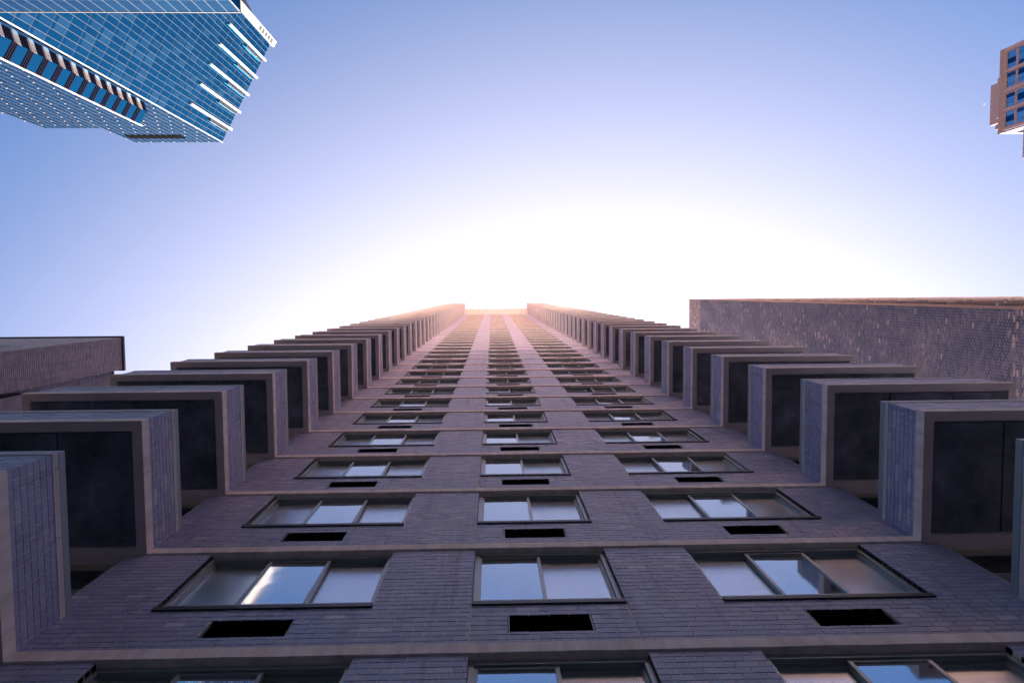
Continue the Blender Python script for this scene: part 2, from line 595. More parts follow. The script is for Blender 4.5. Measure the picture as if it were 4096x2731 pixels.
# --- slab bands (they run back as the floors inside)
def band_mesh(name, front):
    mb = MB()
    nseg = 44
    random.seed(99)
    # slightly wavering, chipped front edge
    xs = [XL + (XR - XL) * i / nseg for i in range(nseg + 1)]
    for a, b in zip(xs, xs[1:]):
        pass
    V = []
    for x in xs:
        j0, j1 = random.uniform(-.0025, .0025), random.uniform(-.003, .003)
        V.append([(x, front + j0, j1), (x, front + j0 * .5, TS + j1 * .4), (x, YB + 0.12, TS), (x, YB + 0.12, 0.0)])
    for c in V:
        mb.v += c
    for i in range(nseg):
        a, b = i * 4, i * 4 + 4
        mb.f += [(a, b, b + 1, a + 1), (a + 1, b + 1, b + 2, a + 2), (a + 3, b + 3, b, a)]
        mb.t += [0.5] * 3; mb.m += [0] * 3
    return mb.mesh(name, MT['concrete'])
BAND = band_mesh('slab_band', YS)
FLOOR = MB().box(XLO + 0.15, XRO - 0.15, YB + 0.11, 8.0, 0.002, TS - 0.002).mesh('floor_plate', MT['room'])
for k in range(KMIN, KTOP):
    obj('slab_band', BAND, tower, (0, 0, zf(k)))
    obj('floor_plate', FLOOR, tower, (0, 0, zf(k)))
# partitions, core and flanks
mb = MB()
mb.box(XLO + 0.16, XRO - 0.16, 8.0, 8.2, 0, zf(KTOP))
for x in (-4.2, -0.75, 1.86, 5.25):
    mb.box(x - 0.06, x + 0.06, 3.53, 8.0, zf(KMIN), zf(KTOP))
obj('partition', mb.mesh('partition', MT['room']), tower, (0, 0, 0))
mb = MB()
mb.box(XLO + 0.02, XLO + 0.15, YB + 0.01, 48, 0, zf(KTOP + 1))  # unseen depth, stretched so the tower shades the left block
mb.box(XRO - 0.15, XRO - 0.02, YB + 0.01, 48, 0, zf(KTOP + 1))
mb.box(XLO + 0.15, XRO - 0.15, 47.8, 48, 0, zf(KTOP + 1))
obj('flank_wall', mb.mesh('flank_wall', MT['far_brick']), tower, (0, 0, 0))
# ground storey
mb = MB()
mb.box(XLO + 0.15, XRO - 0.15, YB, YB + 0.3, 4.6, zf(KMIN) - 0.003)
for x in (XLO + 0.15, -4.6, -1.2, 2.2, 5.3, XRO - 0.65):
    mb.box(x, x + 0.5, YB, YB + 0.5, 0, 4.597)
obj('ground_storey', mb.mesh('ground_storey', MT['concrete']), tower, (0, 0, 0))
mb = MB().box(XLO + 0.2, XRO - 0.2, YB + 0.25, YB + 0.28, 0.1, 4.59)
obj('shopfront', mb.mesh('shopfront', MT['dark_alu']), tower, (0, 0, 0))

# --- windows
def sash_layout(w, n):
    """(x0, x1, front?) of each sash, between the jambs"""
    if n == 2:
        return [(0.05, 0.80, True), (0.775, w - 0.05, False)]
    a = (w - 0.1)
    return [(0.05, 0.05 + a * .345, False), (0.05 + a * .322, 0.05 + a * .672, True), (0.05 + a * .65, w - 0.05, False)]
def frame_mesh(w, n):
    mb = MB()
    y0, y1 = 3.250, 3.375
    mb.box(0.003, 0.052, y0, y1, SILL1, H - 0.003)
    mb.box(w - 0.052, w - 0.003, y0, y1, SILL1, H - 0.003)
    mb.box(0.053, w - 0.053, y0, y1, 2.655, H - 0.003)
    mb.box(0.053, w - 0.053, y0, y1, SILL1, 1.295)
    mb.box(0.053, w - 0.053, y0 - 0.012, y0 - 0.001, 1.283, 1.300)      # drip lip
    mb.box(0.053, w - 0.053, y0 - 0.010, y0 - 0.001, 2.650, 2.668)
    # track lip on the jamb
    mb.box(0.054, 0.075, y0 + 0.045, y0 + 0.06, 1.296, 2.654)
    mb.box(w - 0.075, w - 0.054, y0 + 0.045, y0 + 0.06, 1.296, 2.654)
    return mb.mesh('window_frame_%d' % n, MT['alu'])
def sash_mesh(w):
    mb = MB()
    t = 0.038
    mb.box(0, t, 0, 0.035, 0, 1.355)
    mb.box(w - t, w, 0, 0.035, 0, 1.355)
    mb.box(t, w - t, 0, 0.035, 0, t)
    mb.box(t, w - t, 0, 0.035, 1.355 - t, 1.355)
    return mb.mesh('sash', MT['alu'])
def pane_mesh(w, front=True):
    mb = MB().box(0.036, w - 0.036, 0.014, 0.020, 0.036, 1.319)
    return mb.mesh('pane', MT['glass' if front else 'frosted'])
FR, SA, PA, SI, BL = {}, {}, {}, {}, {}
for i, (x0, x1, n) in enumerate(WIN):
    w = x1 - x0
    FR[i] = frame_mesh(w, n)
    SI[i] = MB().box(0.004, w * 0.5 - 0.002, YB - 0.022, 3.30, SILL0 + .002, SILL1).box(w * 0.5 + 0.002, w - 0.004, YB - 0.022, 3.30, SILL0 + .002, SILL1).mesh('sill', MT['dark_alu'])
    for j, (a, b, fr) in enumerate(sash_layout(w, n)):
        SA[i, j] = sash_mesh(b - a)
        PA[i, j] = pane_mesh(b - a, fr)
        BL[i, j] = MB().box(0.0, b - a, 0.0, 0.004, -1.0, 0.0).mesh('blind', MT['blind'])
LOUV = MB()
LOUV.box(0.004, 0.815, YM + 0.055, YM + 0.06, VZ0 + 0.002, VZ1 - 0.002)
for q in range(9):
    zq = VZ0 + 0.02 + q * 0.039
    LOUV.box(0.012, 0.806, YM + 0.022, YM + 0.05, zq, zq + 0.012)
LOUV.box(0.003, 0.011, YM - 0.004, YM + 0.056, VZ0 + 0.002, VZ1 - 0.002, mi=1)
LOUV.box(0.807, 0.815, YM - 0.004, YM + 0.056, VZ0 + 0.002, VZ1 - 0.002, mi=1)
LOUV = LOUV.mesh('vent_grille', MT['black'], MT['alu'])
rw = random.Random(21)
for k in range(KMIN, KTOP):
    z = zf(k)
    for i, (x0, x1, n) in enumerate(WIN):
        f = obj('window', FR[i], tower, (x0, 0, z))
        obj('sill', SI[i], f, (x0, 0, z))
        for j, (a, b, front) in enumerate(sash_layout(x1 - x0, n)):
            y = 3.262 if front else 3.312
            if rw.random() < 0.2 and front and k > 2:
                a += rw.choice((0.06, 0.10, 0.22)) * (1 if n == 2 else rw.choice((-1, 1)))
            s = obj('sash', SA[i, j], f, (x0 + a, y, z + 1.297))
            p = obj('pane', PA[i, j], f, (x0 + a, y, z + 1.297))
            p.rotation_euler = (R(rw.uniform(-.25, .25)), 0, R(rw.uniform(-.35, .35)))
            if rw.random() < 0.72:
                bl = obj('blind', BL[i, j], f, (x0 + a, 3.385 + 0.006 * j, z + 2.70))
                bl.scale = (1, 1, rw.choice((1.45, 1.45, 1.45, 1.1, 0.7)))
        v0, v1 = VENT[i]
        g = obj('vent_grille', LOUV, tower, (v0 + 0.006, 0, z))
        g.scale = ((v1 - v0 - 0.012) / 0.818, 1, 1)

# --- balconies
def slab_mesh(xi, xo):
    mb = MB()
    x0, x1 = min(xi, xo), max(xi, xo)
    g = 0.018                                  # groove
    b = 0.125
    # slab above the soffit
    mb.box(x0, x1, YF, YB + 0.10, 0.055, TS, mi=0)
    # rim round the soffit: outer faces tan, underside a darker copy with shade in its colour
    for (a0, a1, c0, c1) in ((x0, x1, YF, YF + b), (x0, x0 + b, YF + b, YB + 0.10), (x1 - b, x1, YF + b, YB + 0.10), (x0 + b, x1 - b, 3.100, 3.30)):
        mb.box(a0, a1, c0, c1, 0.0, 0.056, mi=0)
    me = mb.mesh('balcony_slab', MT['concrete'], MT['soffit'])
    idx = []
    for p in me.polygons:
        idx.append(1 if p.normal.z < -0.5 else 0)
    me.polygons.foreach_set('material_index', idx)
    bv = 0.006
    return me
def near_parapet(side, skip, seed):
    rr = random.Random(seed)
    mb = MB()
    for i, (face, w, q) in enumerate(BAL_BRICKS[side]):
        if i not in skip:
            place_brick(mb, face, w, q, 0.055, rr.random())
    return mb.mesh('parapet_brickwork', MT['brick'])
def core_mesh(xi, xo, far):
    """parapet core: the mortar bed behind the bricks, or plain coursed brickwork far up"""
    mb = MB()
    x0, x1 = min(xi, xo), max(xi, xo)
    i = 0.022 if far else 0.0285
    t = 0.16
    mb.box(x0 + i, x1 - i, YF + i, YF + t, TS - 0.002, PZ1)
    mb.box(x0 + i, x0 + t, YF + t, YM + 0.05, TS - 0.002, PZ1)
    mb.box(x1 - t, x1 - i, YF + t, YM + 0.05, TS - 0.002, PZ1)
    return mb.mesh('parapet', MT['far_brick'] if far else MT['mortar'])
def coping_mesh(xi, xo):
    mb = MB()
    x0, x1 = min(xi, xo) + 0.018, max(xi, xo) - 0.018
    n = 4
    for q in range(n):
        a, b = x0 + (x1 - x0) * q / n, x0 + (x1 - x0) * (q + 1) / n
        mb.box(a + 0.003, b - 0.003, YF + 0.018, YF + 0.17, PZ1 + 0.004, 1.0)
    for xa, xb in ((x0, x0 + 0.15), (x1 - 0.15, x1)):
        mb.box(xa, xb, YF + 0.176, 2.38, PZ1 + 0.004, 1.0)
        mb.box(xa, xb, 2.387, YM, PZ1 + 0.004, 1.0)
    return mb.mesh('coping', MT['soffit'])
def rail_mesh(xi, xo):
    mb = MB()
    x0, x1 = min(xi, xo) + 0.03, max(xi, xo) - 0.03
    mb.box(x0, x1, YF + 0.03, YF + 0.085, 1.028, 1.135)
    mb.box(x0, x0 + 0.055, YF + 0.085, YM - 0.003, 1.028, 1.135)
    mb.box(x1 - 0.055, x1, YF + 0.085, YM - 0.003, 1.028, 1.135)
    for x in (x0, x1 - 0.055):
        for y in (1.75, 2.3, 2.9):
            mb.box(x + 0.012, x + 0.043, y, y + 0.04, 0.99, 1.03)
    for q in range(5):
        x = x0 + 0.3 + q * (x1 - x0 - 0.6) / 4
        mb.box(x, x + 0.04, YF + 0.042, YF + 0.073, 0.99, 1.03)
    return mb.mesh('rail', MT['rail'])
FLASH = {}
def flash_mesh(xi, xo):
    mb = MB()
    x0, x1 = min(xi, xo) + 0.012, max(xi, xo) - 0.012
    z0, z1 = PZ1 - 0.006, PZ1 + 0.003
    mb.box(x0, x1, YF + 0.012, YF + 0.03, z0, z1)
    mb.box(x0, x0 + 0.018, YF + 0.031, YM, z0, z1)
    mb.box(x1 - 0.018, x1, YF + 0.031, YM, z0, z1)
    return mb.mesh('flashing', MT['flash'])
def door_mesh(xi, xo):
    """glazed balcony doors set back behind the slab: frame and glass"""
    left = xo < xi
    x0, x1 = (xo + 0.16, WL) if left else (WR, xo - 0.16)
    y = 3.42
    mf, mg = MB(), MB()
    n = 3
    z0, z1 = TS, H - 0.03
    for q in range(n + 1):
        x = x0 + (x1 - x0) * q / n
        mf.box(max(x0, x - 0.03), min(x1, x + 0.03), y, y + 0.08, z0 + 0.07, z1 - 0.13)
    mf.box(x0, x1, y, y + 0.08, z0, z0 + 0.069)
    mf.box(x0, x1, y - 0.05, y + 0.08, z1 - 0.129, z1)
    for q in range(n):
        a, b = x0 + (x1 - x0) * q / n + 0.03, x0 + (x1 - x0) * (q + 1) / n - 0.03
        mg.box(a, b, y + 0.035, y + 0.041, z0 + 0.07, z1 - 0.13)
    return mf.mesh('door_frame', MT['dark_alu']), mg.mesh('door_glass', MT['glass'])
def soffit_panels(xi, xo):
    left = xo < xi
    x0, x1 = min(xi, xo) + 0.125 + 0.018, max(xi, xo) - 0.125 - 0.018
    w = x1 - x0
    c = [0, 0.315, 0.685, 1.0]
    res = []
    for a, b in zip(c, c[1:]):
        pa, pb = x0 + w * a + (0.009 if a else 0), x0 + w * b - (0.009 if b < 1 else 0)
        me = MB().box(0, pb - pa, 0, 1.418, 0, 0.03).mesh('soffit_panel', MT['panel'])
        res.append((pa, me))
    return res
for side, (xi, xo) in BF.items():
    sl, cp, rl, fl = slab_mesh(xi, xo), coping_mesh(xi, xo), rail_mesh(xi, xo), flash_mesh(xi, xo)
    cn, cf = core_mesh(xi, xo, False), core_mesh(xi, xo, True)
    df, dg = door_mesh(xi, xo)
    pans = soffit_panels(xi, xo)
    shared = [near_parapet(side, set(), 50 + q) for q in range(3)]
    for k in range(KMIN, KTOP + 2):
        z = zf(k)
        b = obj('balcony', sl, tower, (0, 0, z))
        near = k < KNEAR
        obj('parapet', cn if near else cf, b, (0, 0, z))
        if near:
            sk = {s[1][2] for s in PICK if s[1] != 'wall' and s[1][0] == side and s[1][1] == k}
            me = near_parapet(side, sk, 900 + k) if sk else shared[k % 3]
            stuff(obj('brickwork', me, b, (0, 0, z)))
            for s in PICK:
                if s[1] != 'wall' and s[1][0] == side and s[1][1] == k:
                    obj('brick', SM[s[2]], b, brick_centre(s[2], s[3], s[4]))
        obj('coping', cp, b, (0, 0, z))
        obj('flashing', fl, b, (0, 0, z))
        obj('rail', rl, b, (0, 0, z))
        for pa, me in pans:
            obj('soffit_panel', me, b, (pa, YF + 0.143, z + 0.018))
        if k < KTOP:
            d = obj('balcony_door', df, tower, (0, 0, z))
            obj('door_glass', dg, d, (0, 0, z))
# --- roof overhang between the two balcony stacks
mb = MB().box(XL + 0.004, XR - 0.004, 2.35, 9, zf(KTOP), zf(KTOP) + 1.7)
obj('roof_overhang', mb.mesh('roof_overhang', MT['concrete']), tower, (0, 0, 0))
mb = MB().box(XLO + 0.15, XRO - 0.15, 3.32, 47.8, zf(KTOP + 1) + 0.19, zf(KTOP + 1) + 0.4)
obj('roof', mb.mesh('roof', MT['roof']), tower, (0, 0, 0))

# ================================================================== brick neighbours
def brick_face(parent, face, w, u0, u1, z0, z1, blen, crs, mats, single, budget, ops=(), joint=0.011, tone=None):
    """bricks on one face; returns list of candidates"""
    return [(brick_pixels(face, w, q), face, w, q) for q in lay(u0, u1, z0, z1, ops, blen, crs, joint)]
def build_faces(parent, cands, mat, mat1, blen, crs, joint, depth, tonef, limit=300):
    order = sorted(range(len(cands)), key=lambda i: -cands[i][0] if cands[i][3][4] else 0)
    pick = set(order[:limit])
    mb = MB()
    cache = {}
    for i, (px, face, w, q) in enumerate(cands):
        if i in pick and q[4]:
            key = (face, round(q[3] - q[2], 4))
            if key not in cache:
                cache[key] = single_mesh('brick', face, q[1] - q[0], q[3] - q[2], depth, mat1)
            obj('brick', cache[key], parent, brick_centre(face, w, q))
        else:
            place_brick(mb, face, w, q, depth, tonef(q))
    stuff(obj('brickwork', mb.mesh('brickwork', mat), parent, (0, 0, 0)))

# right: mottled brick block with a blind side wall
RX, RY, RZ = 16.6, 0.62, 63.15 + CAMZ
rb = thing('brick_building', 'neighbouring block with a blind side wall of mottled dark and salmon bricks', 'building', (30, RY, 0))
mb = MB().box(RX + 0.008, 52, RY + 0.008, 40, 0, RZ - 0.25)
obj('wall', mb.mesh('wall', MT['nmortar']), rb, (0, 0, 0))
rt = random.Random(5)
def rtone(q):
    n = noise.noise(Vector((q[0] * .9, q[2] * .45, 3.1)))
    v = min(0.93, max(0, 0.32 + n * 0.38 + rt.gauss(0, .17)))
    if rt.random() < 0.012:
        v = 0.97
    if q[0] > 8:                               # lighter tone on the street front
        v = 0.8 + 0.15 * rt.random()
    if q[2] > RZ - 3.4:
        v = min(1.0, 0.62 + abs(rt.gauss(0, .22)))
    return v
c = brick_face(rb, 'x-', RX, RY, 6.2, 22, RZ - 0.25, 0.2032, 0.0813, None, None, 0, joint=0.012)
c += [(0, f, w, q) for _, f, w, q in brick_face(rb, 'y-', RY, RX, RX + 12, 22, RZ - 0.25, 0.2032, 0.0813, None, None, 0, joint=0.012)]
build_faces(rb, c, MT['nbrick'], MT['nbrick1'], 0.2032, 0.0813, 0.012, 0.02, rtone)
mb = MB().box(RX + 0.002, RX + 0.004, 6.2, 40, 0, RZ - 0.26).box(RX + 0.002, RX + 0.004, RY + 0.02, 6.2, 0, 22)
mb.box(RX + 12, 52, RY + 0.002, RY + 0.004, 0, RZ - 0.26).box(RX + 0.02, RX + 12, RY + 0.002, RY + 0.004, 0, 22)
obj('far_brickwork', mb.mesh('far_brickwork', MT['nfar']), rb, (0, 0, 0))
mb = MB().box(RX - 0.03, 52.03, RY - 0.03, 40.03, RZ - 0.245, RZ)
obj('coping', mb.mesh('coping', MT['soffit']), rb, (0, 0, 0))
obj('roof', MB().box(RX + 0.1, 51.9, RY + 0.1, 39.9, RZ + 0.002, RZ + 0.05).mesh('roof', MT['roof']), rb, (0, 0, 0))
for q in range(13):                                # window sills on the street front, seen edge on
    for x in (RX + 3.0, RX + 7.6, RX + 12.2, RX + 17, RX + 22, RX + 27):
        zz = 21 + q * 3.1
        w = obj('window', MB().box(x, x + 1.9, RY - 0.012, RY + 0.02, zz, zz + 1.7).mesh('window', MT['cg_pale']), rb, (0, 0, 0))
        obj('sill', MB().box(x - 0.1, x + 2.0, RY - 0.10, RY - 0.013, zz - 0.16, zz - 0.01).mesh('sill', MT['soffit']), w, (0, 0, 0))

# left: grey brick block in three volumes
LX, LY0, LY1, LZ = -15.4, 1.70, 3.03, 31.7 + CAMZ
lb = thing('brick_building', 'low grey brick block with a dark roof edge and stepped side walls', 'building', (-24, LY0, 0))
mb = MB().box(-40, LX - 0.008, LY0 + 0.008, LY1 - 0.008, 0, LZ - 0.15)
mb.box(-40, LX - 0.388, LY1 - 0.008, 30, 0, LZ - 0.28)
mb.box(LX - 0.36, LX - 0.008, LY1 + 0.14, 30, 0, 25.2 + CAMZ)
obj('wall', mb.mesh('wall', MT['lmortar']), lb, (0, 0, 0))
c = brick_face(lb, 'x+', LX, LY0, LY1, 21.0, LZ - 0.15, 0.2032, 0.1016, None, None, 0)
c += brick_face(lb, 'x+', LX - 0.38, LY1, 8, 21.0, LZ - 0.28, 0.2032, 0.1016, None, None, 0)
c += brick_face(lb, 'x+', LX, LY1 + 0.14, 8, 21.0, 25.2 + CAMZ, 0.2032, 0.1016, None, None, 0)
lt = random.Random(15)
build_faces(lb, c, MT['lbrick'], MT['lbrick1'], 0.2032, 0.1016, 0.011, 0.02, lambda q: lt.random())
mb = MB().box(-40, LX + 0.06, LY0 - 0.06, LY1 + 0.05, LZ - 0.148, LZ)
obj('roof_edge', mb.mesh('roof_edge', MT['dark_alu']), lb, (0, 0, 0))
mb = MB().box(-40, LX - 0.34, LY1 + 0.052, 30, LZ - 0.278, LZ - 0.16)
obj('roof_edge', mb.mesh('roof_edge', MT['dark_alu']), lb, (0, 0, 0))
mb = MB().box(-40, LX - 0.01, LY0 + 0.002, LY0 + 0.005, 0, LZ - 0.16)
obj('roof', MB().box(-39.9, LX - 0.5, LY0 + 0.1, 29.9, LZ + 0.002, LZ + 0.05).mesh('roof', MT['roof']), lb, (0, 0, 0))
obj('front_brickwork', mb.mesh('front_brickwork', MT['lfar']), lb, (0, 0, 0))
for q in range(7):
    zz = 9.5 + q * 2.9
    for x in (-19.2, -23.4, -27.6):
        w = obj('window', MB().box(x, x + 2.2, LY0 - 0.01, LY0 + 0.02, zz, zz + 1.6).mesh('window', MT['dark_alu']), lb, (0, 0, 0))
        obj('sill', MB().box(x - 0.1, x + 2.3, LY0 - 0.09, LY0 - 0.011, zz - 0.14, zz - 0.01).mesh('sill', MT['concrete']), w, (0, 0, 0))

# ================================================================== glass tower across the street
GZ = 200 + CAMZ
Bp, Ap = Vector((-69.8, -39.74)), Vector((-56.8, -64.5))
ab = (Ap - Bp); LAB = ab.length; ab.normalize()
nrm_ab = Vector((-ab.y, ab.x)) * -1
if nrm_ab.x < 0: nrm_ab = -nrm_ab
gt = thing('glass_tower', 'tall blue glass office tower with white vertical fins near its roof', 'office tower', (-80, -55, 0))
mb = MB().prism([(Bp.x, Bp.y), (-91.9, Bp.y), (-91.9, -80), (Ap.x - 8, -80), (Ap.x, Ap.y)], 0, GZ - 0.3)
mb.box(-105.2, -91.9, -80, Bp.y, 0, 183.2 + CAMZ)
obj('core', mb.mesh('core', MT['dark_alu']), gt, (0, 0, 0))
def quad_panel(mb, o, d, n, u0, u1, z0, z1, off, tone, tilt=0.0):
    """panel on a vertical plane: origin o (xy), direction d, normal n"""
    pts = []
    for u, z, s in ((u0, z0, -1), (u1, z0, 1), (u1, z1, 1), (u0, z1, -1)):
        p = o + d * u + n * (off + tilt * s * .5)
        pts.append((p.x, p.y, z))
    k = len(mb.v)
    mb.v += pts
    v1 = Vector(pts[1]) - Vector(pts[0]); v2 = Vector(pts[3]) - Vector(pts[0])
    nn = v1.cross(v2)
    if nn.x * n.x + nn.y * n.y > 0:
        mb.f.append((k, k + 1, k + 2, k + 3))
    else:
        mb.f.append((k + 3, k + 2, k + 1, k))
    mb.t.append(tone); mb.m.append(0)
def bar(mb, o, d, n, u0, u1, z0, z1, a, b):
    """box on that plane between depths a and b"""
    ps = [o + d * u0 + n * a, o + d * u1 + n * a, o + d * u1 + n * b, o + d * u0 + n * b]
    area = sum(ps[i].x * ps[(i + 1) % 4].y - ps[(i + 1) % 4].x * ps[i].y for i in range(4))
    if area < 0: ps.reverse()
    mb.prism([(p.x, p.y) for p in ps], z0, z1)
rg = random.Random(3)
FLH = 3.9
def curtain(parent, o, d, n, L, ztop, zbot, pw, mat, mat1, limit, wn='mullion'):
    nu = round(L / pw); w = L / nu
    nz = int((ztop - zbot) / FLH)
    mb = MB(); cands = []
    for a in range(nu):
        for b in range(nz):
            z1 = ztop - b * FLH; z0 = z1 - FLH
            p = o + d * (a + .5) * w
            s = project((p.x, p.y, (z0 + z1) / 2))
            inf = s is not None and -10 < s[0] < 4106 and -10 < s[1] < 2741
            cands.append((inf, z1, a, b))
    order = sorted(range(len(cands)), key=lambda i: (not cands[i][0], cands[i][1]))
    # the panes that show largest are the lowest ones in the frame
    pick = set(order[:limit])
    for i, (inf, z1, a, b) in enumerate(cands):
        z0 = z1 - FLH
        tone = rg.random()
        # vision pane and a narrow spandrel under it
        for (za, zb, tn) in ((z0 + 0.9, z1 - 0.04, tone), (z0 + 0.02, z0 + 0.86, 0.3 + 0.25 * rg.random())):
            tilt = rg.uniform(-.012, .012)
            if i in pick and za > z0 + 0.5:
                m1 = MB(); quad_panel(m1, o, d, n, a * w + .03, (a + 1) * w - .03, za, zb, 0.05, tn, tilt)
                ob = obj('pane', m1.mesh('pane', mat), parent, (0, 0, 0))
            else:
                quad_panel(mb, o, d, n, a * w + .03, (a + 1) * w - .03, za, zb, 0.05, tn, tilt)
    stuff(obj('glazing', mb.mesh('glazing', mat), parent, (0, 0, 0)))
    mm = MB()
    for a in range(nu + 1):
        bar(mm, o, d, n, a * w - .02, a * w + .02, zbot, ztop, 0.0, 0.09)
    for b in range(nz + 1):
        z = ztop - b * FLH
        bar(mm, o, d, n, 0, L, z - .012, z + .012, 0.0, 0.053)
    stuff(obj('mullions', mm.mesh('mullions', MT['mull']), parent, (0, 0, 0)))
    return w, nz
curtain(gt, Bp, ab, nrm_ab, LAB, GZ, 84, 1.24, MT['cg'], MT['cg'], 150)
dx = Vector((-1, 0)); ny = Vector((0, 1))
w1, nz1 = curtain(gt, Bp, dx, ny, 22.1, GZ, 84, 1.45, MT['cg_pale'], MT['cg_pale'], 100)
w2, nz2 = curtain(gt, Vector((-91.95, Bp.y)), dx, ny, 13.2, 183.2 + CAMZ, 84, 1.45, MT['cg_pale'], MT['cg_pale'], 50)
# bright bracket boxes staggered over the +Y front
mb = MB()
for a in range(0, 25):
    for b in range(nz1):
        x = Bp.x - a * 1.473
        z = GZ - b * FLH - 1.2
        if (a + b) % 2 == 0 and (x > -91.9 or z < 183) and not (x > -72.5 and z < 158 + CAMZ) and not (-90.8 < x < -76.8 and 190 < z - CAMZ < 195.5):
            mb.box(x - 0.11, x + 0.11, Bp.y + 0.06, Bp.y + 0.2, z - 0.16, z + 0.16)
stuff(obj('bracket', mb.mesh('bracket', MT['bracket']), gt, (0, 0, 0)))
# white corner trim where the two fronts meet
mb = MB(); bar(mb, Bp, ab, nrm_ab, -0.1, 0.12, 84, GZ + 0.2, -0.2, 0.2)
obj('corner_trim', mb.mesh('corner_trim', MT['bracket']), gt, (0, 0, 0))
# long louvre slot under the roof
mb = MB().box(-90.5, -77.0, Bp.y + 0.10, Bp.y + 0.16, 191.0 + CAMZ, 194.6 + CAMZ)
obj('louvre_slot', mb.mesh('louvre_slot', MT['black']), gt, (0, 0, 0))
# fins
for i in range(5):
    u = 3.95 + i * 4.97
    mb = MB(); bar(mb, Bp, ab, nrm_ab, u - .10, u + .40, 175.0 + CAMZ, 201.6 + CAMZ, 0.10, 0.42)
    f = obj('fin', mb.mesh('fin', MT['white']), gt, (0, 0, 0))
    mb = MB()
    bar(mb, Bp, ab, nrm_ab, u - 1.05, u - .93, 187 + CAMZ, 199.5 + CAMZ, 0.3, 0.55)
    for q in range(14):
        bar(mb, Bp, ab, nrm_ab, u - .92, u - .13, 187.3 + q * .9 + CAMZ, 187.4 + q * .9 + CAMZ, 0.3, 0.5)
    obj('ladder', mb.mesh('ladder', MT['mull']), f, (0, 0, 0))
    mb = MB()
    for q in range(1, 7):
        bar(mb, Bp, ab, nrm_ab, u - .125, u + .2, 175 + q * 3.9 + CAMZ, 175.12 + q * 3.9 + CAMZ, 0.421, 0.426)
    obj('fin_joint', mb.mesh('fin_joint', MT['dark_alu']), f, (0, 0, 0))
# tall white screen past the far corner
mb = MB(); bar(mb, Ap, ab, nrm_ab, 0.15, 1.7, 150, 202.0 + CAMZ, -0.6, 0.5)
sc = obj('corner_screen', mb.mesh('corner_screen', MT['white']), gt, (0, 0, 0))
mb = MB()
for q in range(5):
    bar(mb, Ap, ab, nrm_ab, 0.25, 1.3, 189 + q * 2.3 + CAMZ, 190.1 + q * 2.3 + CAMZ, 0.501, 0.6)
obj('louvre', mb.mesh('louvre', MT['dark_alu']), sc, (0, 0, 0))
# projecting balcony bay on the corner: a -> b -> c in plan, one storey after the other
pa, pb, pc = Vector((-70.5, -39.5)), Vector((-69.9, -37.4)), Vector((-71.4, -34.8))
zt = 157.4 + CAMZ
FB = 3.9
def wall_run(mb, p, q, z0, z1, t=0.25, off=0.0):
    d = (q - p); L = d.length; d.normalize()
    n = Vector((d.y, -d.x))
    if n.x < 0: n = -n
    bar(mb, p, d, n, 0, L, z0, z1, off - t, off)
bw_, bk_, gl_, cop = MB(), MB(), MB(), MB()
for s in range(18):
    z1 = zt - s * FB; z0 = z1 - FB
    bay = obj('bay_storey', None, gt, (pa.x, pa.y, z0))
    m = MB(); wall_run(m, pb, pc, z0 + 1.5, z1 - 0.02)
    obj('pane', m.mesh('pane', MT['cg']), bay, (0, 0, 0))
    m = MB(); wall_run(m, pb, pc, z0, z0 + 1.48, 0.3, -0.05)
    obj('spandrel', m.mesh('spandrel', MT['violet']), bay, (0, 0, 0))
    m = MB()
    for q in (0.1, 0.6, 1.1):
        wall_run(m, pb, pc, z0 + q, z0 + q + 0.22, 0.2, 0.12)
    obj('railing', m.mesh('railing', MT['violet']), bay, (0, 0, 0))
    m = MB(); wall_run(m, pa, pb, z0 + 0.9, z0 + 2.2, 0.2, 0.02)
    obj('balustrade', m.mesh('balustrade', MT['white']), bay, (0, 0, 0))
    m = MB(); wall_run(m, pa, pb, z0 + 2.22, z1 + 0.86, 0.3, -0.22)
    obj('back_panel', m.mesh('back_panel', MT['violet']), bay, (0, 0, 0))
mb = MB().prism([(pc.x - .25, pc.y + .05), (pc.x - .6, pc.y - .25), (pc.x - .02, pc.y - .35), (pc.x + .2, pc.y)][::-1], zt - 18 * FB, zt + 1.2)
obj('bay_edge', mb.mesh('bay_edge', MT['bracket']), gt, (0, 0, 0))

# lower glass block in front of it
gb = thing('glass_building', 'lower pale blue glass block standing in front of the tall glass tower', 'office building', (-60, -45, 0))
mb = MB().box(-110, -32.3, -62, -36.45, 0, 99.8 + CAMZ)
obj('core', mb.mesh('core', MT['dark_alu']), gb, (0, 0, 0))
curtain(gb, Vector((-32.1, -36.35)), dx, ny, 62, 100 + CAMZ, 60, 1.55, MT['cg_pale'], MT['cg_pale'], 60)
curtain(gb, Vector((-32.1, -36.4)), Vector((0, -1)), Vector((1, 0)), 24, 100 + CAMZ, 60, 1.55, MT['cg'], MT['cg'], 20)
mb = MB().box(-110, -32.0, -62, -36.25, 100.0 + CAMZ, 100.2 + CAMZ)
obj('roof_edge', mb.mesh('roof_edge', MT['mull']), gb, (0, 0, 0))

